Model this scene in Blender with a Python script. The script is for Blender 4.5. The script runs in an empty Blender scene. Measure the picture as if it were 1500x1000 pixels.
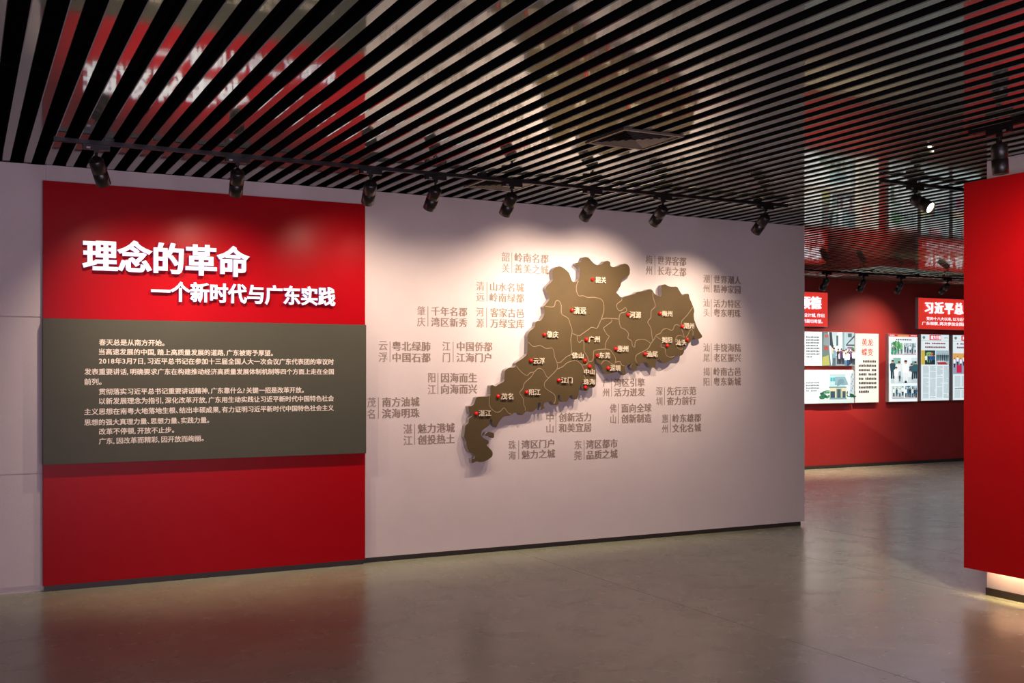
import bpy, math, random
from mathutils import Vector, Matrix
R = random.Random(7)
C = bpy.context.scene.collection
SC = bpy.context.scene

# ------------------------------------------------------------------ camera
EYE = 1.548          # eye height, metres
FOC = 1568.0         # focal length in px of the 1500 px wide frame
HOR = 543.0          # horizon row
YAW = math.radians(27.18)
SN, CS = math.sin(YAW), math.cos(YAW)
cd = bpy.data.cameras.new('camera')
cd.sensor_width = 36.0
cd.lens = FOC * 36.0 / 1500.0
cd.shift_y = (HOR - 500.0) / 1500.0
cd.clip_start = 0.05
cam = bpy.data.objects.new('camera', cd)
cam.location = (0, 0, EYE)
cam.rotation_euler = (math.radians(90), 0, -YAW)
C.objects.link(cam)
SC.camera = cam

# ------------------------------------------------------------------ view, world, added fill light
SC.view_settings.view_transform = 'Standard'
SC.view_settings.look = 'None'
SC.view_settings.exposure = 0.0
SC.view_settings.gamma = 1.0
SC.view_settings.use_curve_mapping = False
w = bpy.data.worlds.new('hall_world')
SC.world = w
w.use_nodes = True
w.node_tree.nodes['Background'].inputs[0].default_value = (0.02, 0.016, 0.024, 1)
w.node_tree.nodes['Background'].inputs[1].default_value = 1.0


def area(name, loc, rot, size, sizey, power, col):
    l = bpy.data.lights.new(name, 'AREA')
    l.shape = 'RECTANGLE'; l.size = size; l.size_y = sizey
    l.energy = power; l.color = col
    o = bpy.data.objects.new(name, l)
    o.location = loc; o.rotation_euler = rot
    C.objects.link(o)
    return o


# added soft fills standing in for the unseen ambient light of the hall
area('hall_fill', (1.0, -3.2, 1.25), (math.radians(97), 0, math.radians(-12)), 7.0, 1.7, 228, (0.94, 0.68, 1.0))
area('aisle_fill', (8.6, 1.0, 2.9), (math.radians(25), 0, math.radians(-20)), 1.6, 4.0, 50, (0.80, 0.72, 1.0))
area('gallery_fill', (12.0, 10.0, 2.9), (math.radians(0), 0, 0), 6.0, 1.5, 55, (0.85, 0.75, 1.0))

area('bounce_fill', (2.5, -2.6, 0.5), (math.radians(128), 0, math.radians(-15)), 6.0, 1.0, 60, (0.92, 1.0, 0.94))  # low fill added to lift the slats, in place of floor bounce

D = 8.206            # face of the map wall
H = 3.0              # underside of the ceiling slats
FAR = 12.83          # face of the far red wall


def ray(px, py):
    u = (px - 750.0) / FOC
    return (SN + CS * u, CS - SN * u, (HOR - py) / FOC)


def onY(px, py, Y=D):
    d = ray(px, py); t = Y / d[1]
    return (t * d[0], EYE + t * d[2])          # X, Z


def onZ(px, py, Z):
    d = ray(px, py); t = (Z - EYE) / d[2]
    return (t * d[0], t * d[1])


# ------------------------------------------------------------------ materials
def lin(c):
    return tuple((x / 12.92 if x <= 0.04045 else ((x + 0.055) / 1.055) ** 2.4) for x in c)


def hexc(s):
    return lin(tuple(int(s[i:i + 2], 16) / 255.0 for i in (0, 2, 4)))


def mat(name, col, rough=0.5, metal=0.0, emit=None, es=1.0, spec=None, noise=0.0, nscale=6.0, bump=0.0, bscale=40.0, rvar=0.0):
    m = bpy.data.materials.new(name); m.use_nodes = True
    nt = m.node_tree; p = nt.nodes['Principled BSDF']
    p.inputs['Base Color'].default_value = (*col, 1)
    p.inputs['Roughness'].default_value = rough
    p.inputs['Metallic'].default_value = metal
    if spec is not None: p.inputs['Specular IOR Level'].default_value = spec
    if emit:
        p.inputs['Emission Color'].default_value = (*emit, 1)
        p.inputs['Emission Strength'].default_value = es
    tc = nt.nodes.new('ShaderNodeTexCoord')
    if noise or rvar:
        n = nt.nodes.new('ShaderNodeTexNoise'); n.inputs['Scale'].default_value = nscale
        n.inputs['Detail'].default_value = 6; n.inputs['Roughness'].default_value = 0.6
        nt.links.new(tc.outputs['Object'], n.inputs['Vector'])
        if noise:
            r = nt.nodes.new('ShaderNodeMapRange')
            r.inputs['From Min'].default_value = 0.3; r.inputs['From Max'].default_value = 0.7
            r.inputs['To Min'].default_value = 1 - noise; r.inputs['To Max'].default_value = 1 + noise
            mx = nt.nodes.new('ShaderNodeVectorMath'); mx.operation = 'SCALE'
            mx.inputs[0].default_value = col
            nt.links.new(n.outputs['Fac'], r.inputs['Value'])
            nt.links.new(r.outputs['Result'], mx.inputs['Scale'])
            nt.links.new(mx.outputs['Vector'], p.inputs['Base Color'])
        if rvar:
            r2 = nt.nodes.new('ShaderNodeMapRange')
            r2.inputs['From Min'].default_value = 0.3; r2.inputs['From Max'].default_value = 0.7
            r2.inputs['To Min'].default_value = rough - rvar; r2.inputs['To Max'].default_value = rough + rvar
            nt.links.new(n.outputs['Fac'], r2.inputs['Value'])
            nt.links.new(r2.outputs['Result'], p.inputs['Roughness'])
    if bump:
        n2 = nt.nodes.new('ShaderNodeTexNoise'); n2.inputs['Scale'].default_value = bscale
        n2.inputs['Detail'].default_value = 3
        nt.links.new(tc.outputs['Object'], n2.inputs['Vector'])
        b = nt.nodes.new('ShaderNodeBump'); b.inputs['Strength'].default_value = bump
        b.inputs['Distance'].default_value = 0.01
        nt.links.new(n2.outputs['Fac'], b.inputs['Height'])
        nt.links.new(b.outputs['Normal'], p.inputs['Normal'])
    return m


M = {}
M['plaster'] = mat('warm_white_plaster', (0.62, 0.55, 0.53), 0.6, noise=0.03, nscale=2.5, bump=0.15, bscale=140, spec=0.3)
M['column_white'] = mat('column_white_paint', (0.60, 0.56, 0.56), 0.6, noise=0.03, nscale=3, spec=0.3)
M['red_board'] = mat('red_lacquered_board', (0.36, 0.001, 0.005), 0.32, spec=0.10, noise=0.03, nscale=1.5, bump=0.02, bscale=30)
M['red_clad'] = mat('red_cladding_paint', (0.50, 0.003, 0.006), 0.42, spec=0.16, noise=0.03, nscale=2)
M['grey_board'] = mat('olive_grey_board', (0.070, 0.071, 0.050), 0.5, spec=0.2, noise=0.03, nscale=3, bump=0.05, bscale=200)
M['board_text'] = mat('cream_board_lettering', (0.80, 0.72, 0.62), 0.6)
M['inscription'] = mat('taupe_wall_lettering', (0.245, 0.185, 0.145), 0.6)
M['inscription_lite'] = mat('light_taupe_wall_lettering', (0.30, 0.235, 0.19), 0.6)
M['map_face'] = mat('brown_map_face', (0.082, 0.058, 0.026), 0.6, spec=0.15, noise=0.06, nscale=5, bump=0.15, bscale=250)
M['map_side'] = mat('grey_map_edge', (0.30, 0.27, 0.27), 0.6)
M['map_line'] = mat('tan_border_line', (0.24, 0.175, 0.105), 0.6)
M['map_text'] = mat('cream_map_lettering', (0.66, 0.58, 0.44), 0.5)
M['red_pin'] = mat('glossy_red_marker', (0.80, 0.008, 0.006), 0.25)
M['black_metal'] = mat('black_coated_metal', (0.006, 0.005, 0.005), 0.38, spec=0.3)
M['chrome'] = mat('bright_metal', (0.30, 0.28, 0.30), 0.5, metal=0.8)
M['lamp_body'] = mat('satin_black_lamp_body', (0.014, 0.011, 0.009), 0.32, spec=0.55)
M['lens'] = mat('lit_lamp_lens', (0.9, 0.85, 0.8), 0.3, emit=(1.0, 0.80, 0.58), es=14)
M['plinth'] = mat('dark_recessed_plinth', (0.035, 0.026, 0.02), 0.5)
M['deck'] = mat('black_ceiling_void', (0.003, 0.003, 0.003), 0.9, spec=0.1)
M['slat_side'] = mat('shade_black_slat_side', (0.006, 0.006, 0.006), 0.5, spec=0.2)  # sides coloured black, putting the shade between slats into the paint
M['slat'] = mat('grey_satin_metal_slat', (0.29, 0.335, 0.295), 0.05, metal=0.62, spec=0.45, noise=0.08, nscale=4, bump=0.025, bscale=7, rvar=0.012)
M['vent'] = mat('bronze_grey_vent_metal', (0.20, 0.17, 0.13), 0.4, metal=0.6)
M['vent_louver'] = mat('dark_bronze_louver', (0.26, 0.23, 0.19), 0.4, metal=0.5)
M['vent_dark'] = mat('dark_vent_cavity', (0.004, 0.004, 0.004), 0.8, spec=0.1)
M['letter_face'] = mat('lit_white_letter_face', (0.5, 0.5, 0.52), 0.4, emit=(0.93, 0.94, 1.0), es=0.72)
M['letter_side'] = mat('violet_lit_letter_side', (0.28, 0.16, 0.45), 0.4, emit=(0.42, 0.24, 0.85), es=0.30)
M['letter_back'] = mat('letter_halo_backing', (0.3, 0.2, 0.4), 0.5)
M['box_side'] = mat('grey_lightbox_side', (0.5, 0.48, 0.47), 0.45)
M['led'] = mat('warm_led_strip', (1, 0.8, 0.5), 0.4, emit=(1.0, 0.66, 0.33), es=10)
M['dark_wall'] = mat('dim_hall_wall', (0.22, 0.19, 0.20), 0.7, noise=0.04)
M['sign_red'] = mat('backlit_red_sign_face', (0.55, 0.02, 0.015), 0.4, emit=(0.90, 0.045, 0.03), es=0.72)
M['sign_text'] = mat('backlit_white_sign_lettering', (0.9, 0.9, 0.9), 0.4, emit=(1, 0.93, 0.97), es=1.1)


def concrete():
    m = bpy.data.materials.new('polished_concrete'); m.use_nodes = True
    nt = m.node_tree; p = nt.nodes['Principled BSDF']; L = nt.links.new
    tc = nt.nodes.new('ShaderNodeTexCoord')
    mp = nt.nodes.new('ShaderNodeMapping'); mp.inputs['Scale'].default_value = (1.0, 1.0, 1.0)
    L(tc.outputs['Object'], mp.inputs['Vector'])
    n = nt.nodes.new('ShaderNodeTexNoise'); n.inputs['Scale'].default_value = 2.2
    n.inputs['Detail'].default_value = 6; n.inputs['Roughness'].default_value = 0.55
    n.inputs['Distortion'].default_value = 0.2
    L(mp.outputs['Vector'], n.inputs['Vector'])
    cr = nt.nodes.new('ShaderNodeValToRGB')
    cr.color_ramp.elements[0].position = 0.28; cr.color_ramp.elements[0].color = (0.36, 0.39, 0.275, 1)
    cr.color_ramp.elements[1].position = 0.72; cr.color_ramp.elements[1].color = (0.44, 0.475, 0.335, 1)
    L(n.outputs['Fac'], cr.inputs['Fac'])
    L(cr.outputs['Color'], p.inputs['Base Color'])
    n3 = nt.nodes.new('ShaderNodeTexNoise'); n3.inputs['Scale'].default_value = 3.5
    n3.inputs['Detail'].default_value = 4; n3.inputs['Roughness'].default_value = 0.5
    L(mp.outputs['Vector'], n3.inputs['Vector'])
    r = nt.nodes.new('ShaderNodeMapRange')
    r.inputs['From Min'].default_value = 0.3; r.inputs['From Max'].default_value = 0.7
    r.inputs['To Min'].default_value = 0.22; r.inputs['To Max'].default_value = 0.30
    L(n3.outputs['Fac'], r.inputs['Value']); L(r.outputs['Result'], p.inputs['Roughness'])
    b = nt.nodes.new('ShaderNodeBump'); b.inputs['Strength'].default_value = 0.02; b.inputs['Distance'].default_value = 0.01
    n4 = nt.nodes.new('ShaderNodeTexNoise'); n4.inputs['Scale'].default_value = 14; n4.inputs['Detail'].default_value = 5
    L(mp.outputs['Vector'], n4.inputs['Vector']); L(n4.outputs['Fac'], b.inputs['Height'])
    L(b.outputs['Normal'], p.inputs['Normal'])
    p.inputs['Specular IOR Level'].default_value = 0.6
    return m


M['concrete'] = concrete()


def far_red():
    # red wall paint carrying a tone-on-tone diagonal graphic in its lower half
    m = bpy.data.materials.new('red_wall_with_diagonal_graphic'); m.use_nodes = True
    nt = m.node_tree; p = nt.nodes['Principled BSDF']; L = nt.links.new
    tc = nt.nodes.new('ShaderNodeTexCoord'); sp = nt.nodes.new('ShaderNodeSeparateXYZ')
    L(tc.outputs['Object'], sp.inputs[0])

    def math_(op, a, b):
        n = nt.nodes.new('ShaderNodeMath'); n.operation = op
        for i, v in enumerate((a, b)):
            if isinstance(v, (int, float)): n.inputs[i].default_value = v
            else: L(v, n.inputs[i])
        return n.outputs[0]

    def band(k, c, soft):
        v = math_('SUBTRACT', sp.outputs['Z'], math_('ADD', math_('MULTIPLY', sp.outputs['X'], k), c))
        r = nt.nodes.new('ShaderNodeMapRange'); r.inputs['From Min'].default_value = -soft; r.inputs['From Max'].default_value = soft
        L(v, r.inputs['Value']); return r.outputs['Result']
    a = band(0.42, -3.95, 0.02); b_ = band(0.55, -5.95, 0.02); c_ = band(-0.5, 7.2, 0.02)
    f = math_('SUBTRACT', a, math_('MULTIPLY', b_, 0.6)); f = math_('ADD', f, math_('MULTIPLY', c_, 0.35))
    cr = nt.nodes.new('ShaderNodeValToRGB')
    cr.color_ramp.elements[0].color = (0.34, 0.016, 0.016, 1)
    cr.color_ramp.elements[1].color = (0.52, 0.045, 0.038, 1)
    L(f, cr.inputs['Fac']); L(cr.outputs['Color'], p.inputs['Base Color'])
    p.inputs['Roughness'].default_value = 0.5
    return m


M['far_red'] = far_red()


def print_mat(name, strength):
    m = bpy.data.materials.new(name); m.use_nodes = True
    nt = m.node_tree; p = nt.nodes['Principled BSDF']
    a = nt.nodes.new('ShaderNodeVertexColor'); a.layer_name = 'ink'
    sc = nt.nodes.new('ShaderNodeVectorMath'); sc.operation = 'SCALE'; sc.inputs['Scale'].default_value = 0.35
    nt.links.new(a.outputs['Color'], sc.inputs[0]); nt.links.new(sc.outputs['Vector'], p.inputs['Base Color'])
    nt.links.new(a.outputs['Color'], p.inputs['Emission Color'])
    p.inputs['Emission Strength'].default_value = strength
    p.inputs['Roughness'].default_value = 0.45
    return m


M['print'] = print_mat('backlit_print_film', 1.0)


# ------------------------------------------------------------------ mesh helpers
class MB:
    def __init__(s): s.v = []; s.f = []; s.m = []; s.c = []

    def poly(s, pts, mi=0, col=None):
        n = len(s.v); s.v += [tuple(p) for p in pts]; s.f.append(tuple(range(n, n + len(pts)))); s.m.append(mi); s.c.append(col)

    def box(s, a, b, mi=0):
        x0, y0, z0 = a; x1, y1, z1 = b; n = len(s.v)
        s.v += [(x0, y0, z0), (x1, y0, z0), (x1, y1, z0), (x0, y1, z0), (x0, y0, z1), (x1, y0, z1), (x1, y1, z1), (x0, y1, z1)]
        for q in ((0, 3, 2, 1), (4, 5, 6, 7), (0, 1, 5, 4), (1, 2, 6, 5), (2, 3, 7, 6), (3, 0, 4, 7)):
            s.f.append(tuple(n + i for i in q)); s.m.append(mi); s.c.append(None)

    def lathe(s, prof, seg=24, mi=0, mat=None, mis=None):
        # prof: list of (radius, z); closed with caps when radius 0
        mat = mat or Matrix.Identity(4); n = len(s.v)
        for r, z in prof:
            for k in range(seg):
                a = 2 * math.pi * k / seg
                s.v.append(tuple(mat @ Vector((r * math.cos(a), r * math.sin(a), z))))
        for i in range(len(prof) - 1):
            for k in range(seg):
                k2 = (k + 1) % seg
                s.f.append((n + i * seg + k, n + i * seg + k2, n + (i + 1) * seg + k2, n + (i + 1) * seg + k))
                s.m.append(mis[i] if mis else mi); s.c.append(None)
        for i, flip in ((0, True), (len(prof) - 1, False)):
            if prof[i][0] > 1e-6:
                r_ = list(range(n + i * seg, n + i * seg + seg))
                if flip: r_.reverse()
                s.f.append(tuple(r_)); s.m.append(mi); s.c.append(None)

    def mesh(s, name, mats, smooth=False):
        me = bpy.data.meshes.new(name); me.from_pydata(s.v, [], s.f)
        for mm in (mats if isinstance(mats, (list, tuple)) else [mats]): me.materials.append(mm)
        for i, p in enumerate(me.polygons):
            p.material_index = s.m[i]
            p.use_smooth = smooth and len(s.f[i]) <= 4
        if any(c is not None for c in s.c):
            ca = me.color_attributes.new('ink', 'FLOAT_COLOR', 'CORNER')
            for i, p in enumerate(me.polygons):
                c = s.c[i] or (0.5, 0.5, 0.5)
                for li in p.loop_indices: ca.data[li].color = (*c, 1)
        me.update()
        return me


def link(name, me, parent=None, loc=None):
    o = bpy.data.objects.new(name, me); C.objects.link(o)
    if parent: o.parent = parent
    if loc: o.location = loc
    return o


def empty(name, loc=(0, 0, 0), rz=0.0):
    o = bpy.data.objects.new(name, None); C.objects.link(o)
    o.location = loc; o.rotation_euler = (0, 0, rz); o.empty_display_size = 0.1
    return o


def tag(o, label, cat, group=None, kind=None):
    if label: o['label'] = label
    if cat: o['category'] = cat
    if group: o['group'] = group
    if kind: o['kind'] = kind
    return o


def box_obj(name, a, b, m, parent=None, bevel=0.0):
    """a box whose origin sits at its own centre"""
    c = tuple((a[i] + b[i]) / 2 for i in range(3))
    mb = MB(); mb.box(tuple(a[i] - c[i] for i in range(3)), tuple(b[i] - c[i] for i in range(3)))
    o = link(name, mb.mesh(name, m), parent)
    if parent: o.location = Vector(c) - parent.location
    else: o.location = c
    if bevel:
        bv = o.modifiers.new('edge', 'BEVEL'); bv.width = bevel; bv.segments = 2
    return o


def struct(o, label=None):
    o['kind'] = 'structure'
    if label: o['label'] = label
    return o


# ------------------------------------------------------------------ lettering
_glyph = {}


def glyph(ch):
    if ch in _glyph: return _glyph[ch]
    c = bpy.data.curves.new('glyph', 'FONT'); c.body = ch; c.resolution_u = 3; c.fill_mode = 'FRONT'
    o = bpy.data.objects.new('glyph', c); C.objects.link(o)
    dg = bpy.context.evaluated_depsgraph_get()
    me = bpy.data.meshes.new_from_object(o.evaluated_get(dg))
    V = [(v.co.x, v.co.y) for v in me.vertices]
    F = [tuple(p.vertices) for p in me.polygons]
    bpy.data.objects.remove(o); bpy.data.curves.remove(c); bpy.data.meshes.remove(me)
    # weld coincident vertices, then find the outline
    key = {}; mp = []; W = []
    for x, y in V:
        k = (round(x, 5), round(y, 5))
        if k not in key: key[k] = len(W); W.append((x, y))
        mp.append(key[k])
    G = []
    for f in F:
        g = [mp[i] for i in f]
        g = [g[i] for i in range(len(g)) if g[i] != g[i - 1]]
        if len(set(g)) < 3: continue
        a = sum(W[g[i]][0] * W[g[(i + 1) % len(g)]][1] - W[g[(i + 1) % len(g)]][0] * W[g[i]][1] for i in range(len(g)))
        if abs(a) < 1e-9: continue
        if a < 0: g.reverse()
        G.append(tuple(g))
    cnt = {}
    for g in G:
        for i in range(len(g)):
            a, b = g[i], g[(i + 1) % len(g)]
            cnt[(a, b)] = cnt.get((a, b), 0) + 1
    E = [(a, b) for (a, b) in cnt if (b, a) not in cnt]
    N = {}
    for a, b in E:
        dx, dy = W[b][0] - W[a][0], W[b][1] - W[a][1]
        l = math.hypot(dx, dy) or 1
        n = (dy / l, -dx / l)                     # ccw faces: outward is to the right of the edge
        for i in (a, b): N.setdefault(i, []).append(n)
    nv = [(0, 0)] * len(W)
    for i, ns in N.items():
        sx = sum(n[0] for n in ns); sy = sum(n[1] for n in ns); l = math.hypot(sx, sy)
        if l < 1e-6: continue
        sx /= l; sy /= l
        cosh = max(0.55, min(sx * n[0] + sy * n[1] for n in ns))
        nv[i] = (sx / cosh, sy / cosh)
    _glyph[ch] = (W, G, E, nv)
    return _glyph[ch]


ADV = {',': 0.42, '。': 0.5, '、': 0.5, '?': 0.50, ' ': 0.5, '.': 0.3}


def adv(ch):
    if ch in ADV: return ADV[ch]
    if ch.isdigit(): return 0.56
    return 1.0


def layout(rows, fat=(0.0, 0.0), track=0.0, lead=1.08):
    """list of strings -> outline geometry in em units: V, F, E and the bounds"""
    V, F, E = [], [], []
    for r, s in enumerate(rows):
        x = 0.0
        for ch in s:
            if ch != ' ':
                W, G, Eg, nv = glyph(ch)
                n = len(V)
                for (gx, gy), (nx, ny) in zip(W, nv):
                    V.append((x + gx + nx * fat[0], gy - r * lead + ny * fat[1]))
                F += [tuple(n + i for i in g) for g in G]
                E += [(n + a, n + b) for a, b in Eg]
            x += adv(ch) + track
    xs = [v[0] for v in V]; ys = [v[1] for v in V]
    return V, F, E, (min(xs), max(xs), min(ys), max(ys))


def letters(name, lay, x0, x1, z0, z1, Y, mats, parent, depth=0.0, uniform=False, zc=None):
    """lettering standing on a wall that faces -Y, its face at Y, body going back by depth"""
    V, F, E, (a, b, c, d) = lay
    sx = (x1 - x0) / (b - a)
    if uniform: sz = sx; zo = zc - sz * 0.38
    else: sz = (z1 - z0) / (d - c); zo = z0 - sz * c
    P = [(x0 + (v[0] - a) * sx, zo + v[1] * sz) for v in V]
    ox = (x0 + x1) / 2; oz = sum(p[1] for p in P) / len(P)
    mb = MB(); n = len(P)
    mb.v = [(p[0] - ox, 0.0, p[1] - oz) for p in P]
    for f in F: mb.f.append(f); mb.m.append(0); mb.c.append(None)
    if depth:
        mb.v += [(p[0] - ox, depth, p[1] - oz) for p in P]
        for i, j in E: mb.f.append((i, i + n, j + n, j)); mb.m.append(1); mb.c.append(None)
    o = link(name, mb.mesh(name, mats), parent)
    o.location = Vector((ox, Y, oz)) - (parent.location if parent else Vector((0, 0, 0)))
    return o


# ------------------------------------------------------------------ the room shell
XL, XR, YB = -4.0, 17.0, -4.0
WEND = onY(1178.5, 500)[0]                       # free end of the map wall
fl = box_obj('floor', (XL, YB, -0.12), (XR, FAR, -0.006), M['plinth'])
struct(fl, 'grey brown polished concrete floor with long saw cut joints')
cuts = [XL, 4.23, 6.24, 7.49, 9.5, 11.5, 13.5, XR]
for a, b in zip(cuts[:-1], cuts[1:]):
    mb = MB(); mb.box((a + 0.0022, YB, -0.0055), (b - 0.0022, FAR, 0.0))
    o = link('concrete_slab', mb.mesh('concrete_slab', M['concrete']), fl)
    o.location = -fl.location

ce = box_obj('ceiling', (XL, YB, 3.42), (XR, FAR, 3.5), M['deck'])
struct(ce, 'open black ceiling void hung with long grey metal slats')
PITCH, SW, SH = 0.1362, 0.054, 0.075
mb = MB()


def slat_mesh(length):
    mb = MB(); h = length / 2; t = SW / 2; b = 0.004
    prof = [(-t, SH), (-t, b), (-t + b, 0), (t - b, 0), (t, b), (t, SH)]
    n = len(prof)
    for y in (-h, h): mb.v += [(x, y, z) for x, z in prof]
    for i in range(n):
        j = (i + 1) % n
        mb.f.append((i, i + n, j + n, j)); mb.m.append(0 if 1 <= i <= 3 else 1); mb.c.append(None)
    mb.f.append(tuple(range(n))); mb.f.append(tuple(reversed(range(n, 2 * n)))); mb.m += [1, 1]; mb.c += [None, None]
    return mb.mesh('slat', [M['slat'], M['slat_side']])


x = -0.276 - 22 * PITCH
near_m = {k: slat_mesh(5.35 + 0.1 * k - YB) for k in range(4)}
far_m = {k: slat_mesh(FAR - (5.354 + 0.1 * k)) for k in range(4)}
full_m = slat_mesh(FAR - YB)
while x < XR - 0.05:
    if x < -1.0 or x > 12.5:
        o = link('slat', full_m, ce); o.location = Vector((x, (FAR + YB) / 2, H)) - ce.location
    else:
        k = R.randrange(4); e = 5.35 + 0.1 * k
        o = link('slat', near_m[k], ce); o.location = Vector((x, (YB + e) / 2, H)) - ce.location
        o = link('slat', far_m[k], ce); o.location = Vector((x, (FAR + e + 0.004) / 2, H + R.uniform(0, 0.0015))) - ce.location
    x += PITCH
for y in (0.3, 3.1, 5.9, 8.7, 11.5):
    box_obj('carrier_rail', (XL, y, H + SH + 0.002), (XR, y + 0.04, H + SH + 0.04), M['deck'], ce)

HT = H - 0.002
XB = onY(63, 300)[0] + 0.02                      # boards of the plain wall end behind the red board
wb = MB(); wb.box((XL, D + 0.014, 0.0), (XB, D + 0.25, HT)); wb.box((XB, D, 0.042), (WEND, D + 0.25, HT))
wall = link('wall_back', wb.mesh('wall_back', M['plaster']))
struct(wall, 'pale partition wall carrying the raised map')
zs = [0.042, onY(0, 695.5)[1], onY(0, 463)[1], HT]
for a, b in zip(zs[:-1], zs[1:]):
    mb = MB(); mb.box((XL, D, a + 0.004), (XB - 0.001, D + 0.0135, b - 0.004))
    link('wall_panel', mb.mesh('wall_panel', M['plaster']), wall)
o = box_obj('baseboard_back', (XL, D + 0.022, 0.0), (WEND - 0.03, D + 0.2, 0.041), M['plinth']); struct(o)

o = box_obj('wall_far', (4.0, FAR, 0.0), (XR, FAR + 0.2, H + 0.4), M['far_red'])
for v in o.data.vertices: v.co = v.co + o.location
o.location = (0, 0, 0)
struct(o, 'deep red far wall with a faint diagonal graphic')
o = box_obj('baseboard_far', (4.0, FAR - 0.012, 0.0), (XR, FAR - 0.0005, 0.05), M['plinth']); struct(o)
o = box_obj('wall_left', (XL - 0.2, YB, 0), (XL, FAR, 3.5), M['dark_wall']); struct(o)
o = box_obj('wall_right', (XR, YB, 0), (XR + 0.2, FAR, 3.5), M['dark_wall']); struct(o)
o = box_obj('wall_rear', (XL, YB - 0.2, 0), (XR, YB, 3.5), M['dark_wall']); struct(o)

# the white pier with its floating red cladding
CX, CY = 6.31, 5.09
pier = box_obj('wall_pier', (CX, 1.6, 0.0), (CX + 1.3, CY, HT), M['column_white'])
struct(pier, 'white pier behind the floating red cladding')
o = box_obj('baseboard_pier', (CX - 0.012, 1.6, 0.0), (CX - 0.0005, CY + 0.002, 0.05), M['plinth']); struct(o)

cl = empty('red_cladding_board', (CX - 0.09, (1.7 + 5.2) / 2, 0.18))
tag(cl, 'tall red cladding board floating above a glowing base on the white pier', 'wall cladding')
box_obj('board', (CX - 0.10, 1.7, 0.178), (CX - 0.075, 5.2, 2.855), M['red_clad'], cl, bevel=0.002)
for y in (2.2, 3.4, 4.6):
    for z in (0.5, 1.5, 2.5):
        box_obj('spacer', (CX - 0.075, y, z), (CX - 0.001, y + 0.05, z + 0.05), M['black_metal'], cl)
st = box_obj('led_strip', (CX - 0.055, 1.8, 0.235), (CX - 0.04, 5.05, 0.243), M['led'], cl)
st['label'] = 'warm glowing light strip'
l = area('led_glow', (CX - 0.05, 3.45, 0.228), (0, 0, 0), 0.02, 3.2, 9, (1.0, 0.70, 0.38))

# ------------------------------------------------------------------ ceiling air vents


def square_ring(mb, r0, z0, r1, z1):
    for i in range(4):
        a0 = math.pi / 4 + i * math.pi / 2; a1 = a0 + math.pi / 2; q = math.sqrt(2)
        p = lambda r, a, z: (r * q * math.cos(a), r * q * math.sin(a), z)
        mb.poly([p(r0, a0, z0), p(r1, a0, z1), p(r1, a1, z1), p(r0, a1, z0)])
        mb.poly([p(r0, a0, z0 + 0.002), p(r0, a1, z0 + 0.002), p(r1, a1, z1 + 0.002), p(r1, a0, z1 + 0.002)])


def vent(x, y, label):
    t = empty('ceiling_vent', (x, y, H - 0.014)); tag(t, label, 'air vent', 'square ceiling vents')
    mb = MB(); s = 0.222
    for a, b in (((-s, -s), (s, -s + 0.022)), ((-s, s - 0.022), (s, s)), ((-s, -s + 0.022), (-s + 0.022, s - 0.022)), ((s - 0.022, -s + 0.022), (s, s - 0.022))):
        mb.box((*a, 0), (*b, 0.012))
    link('frame', mb.mesh('vent_frame', M['vent']), t)
    mb = MB(); mb.box((-s + 0.022, -s + 0.022, 0.0105), (s - 0.022, s - 0.022, 0.012))
    link('back_plate', mb.mesh('vent_back', M['vent_dark']), t)
    for k in range(5):
        r = 0.185 - k * 0.037
        mb = MB(); square_ring(mb, r, 0.0, max(r - 0.010, 0.003), 0.008)
        link('louver', mb.mesh('vent_louver', M['vent_louver']), t)


vent(3.73, 5.595, 'large square louvered air vent set in the open ceiling slats')
vent(3.72, 7.42, 'square louvered air vent just above the track by the map wall')

# ------------------------------------------------------------------ lighting tracks and spotlights


def track(name, a, b, z, label):
    """a straight track from a to b (x, y)"""
    v = Vector((b[0] - a[0], b[1] - a[1])); L = v.length
    t = empty(name, (a[0], a[1], z), math.atan2(v.y, v.x)); tag(t, label, 'lighting track', 'black lighting tracks')
    mb = MB()
    for y0, y1, z0, z1 in ((-0.017, -0.012, 0, 0.024), (0.012, 0.017, 0, 0.024), (-0.012, 0.012, 0.018, 0.024), (-0.012, -0.007, 0.0, 0.003), (0.007, 0.012, 0.0, 0.003)):
        mb.box((0, y0, z0), (L, y1, z1))
    link('rail', mb.mesh('rail', M['black_metal']), t)
    for x0 in (-0.02, L):
        mb = MB(); mb.box((x0, -0.019, -0.001), (x0 + 0.02, 0.019, 0.026)); link('end_cap', mb.mesh('end_cap', M['black_metal']), t)
    for k in range(max(2, int(L / 1.6))):
        xx = 0.3 + k * (L - 0.6) / max(1, int(L / 1.6) - 1)
        mb = MB(); mb.box((xx - 0.03, -0.02, 0.0242), (xx + 0.03, 0.02, H - z - 0.0005)); link('hanger', mb.mesh('hanger', M['black_metal']), t)
    return t


def mk_adapter():
    mb = MB(); mb.box((-0.08, -0.017, -0.034), (0.08, 0.017, -0.001)); return mb.mesh('adapter', M['black_metal'])


def mk_stem():
    mb = MB(); mb.lathe([(0.009, -0.092), (0.009, -0.034)], 12); mb.box((-0.013, -0.013, -0.052), (0.013, 0.013, -0.034)); return mb.mesh('stem', M['black_metal'])


def mk_clip():
    mb = MB(); mb.box((-0.058, -0.0185, -0.030), (-0.036, 0.0185, -0.018)); return mb.mesh('lock_tab', M['chrome'])


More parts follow.
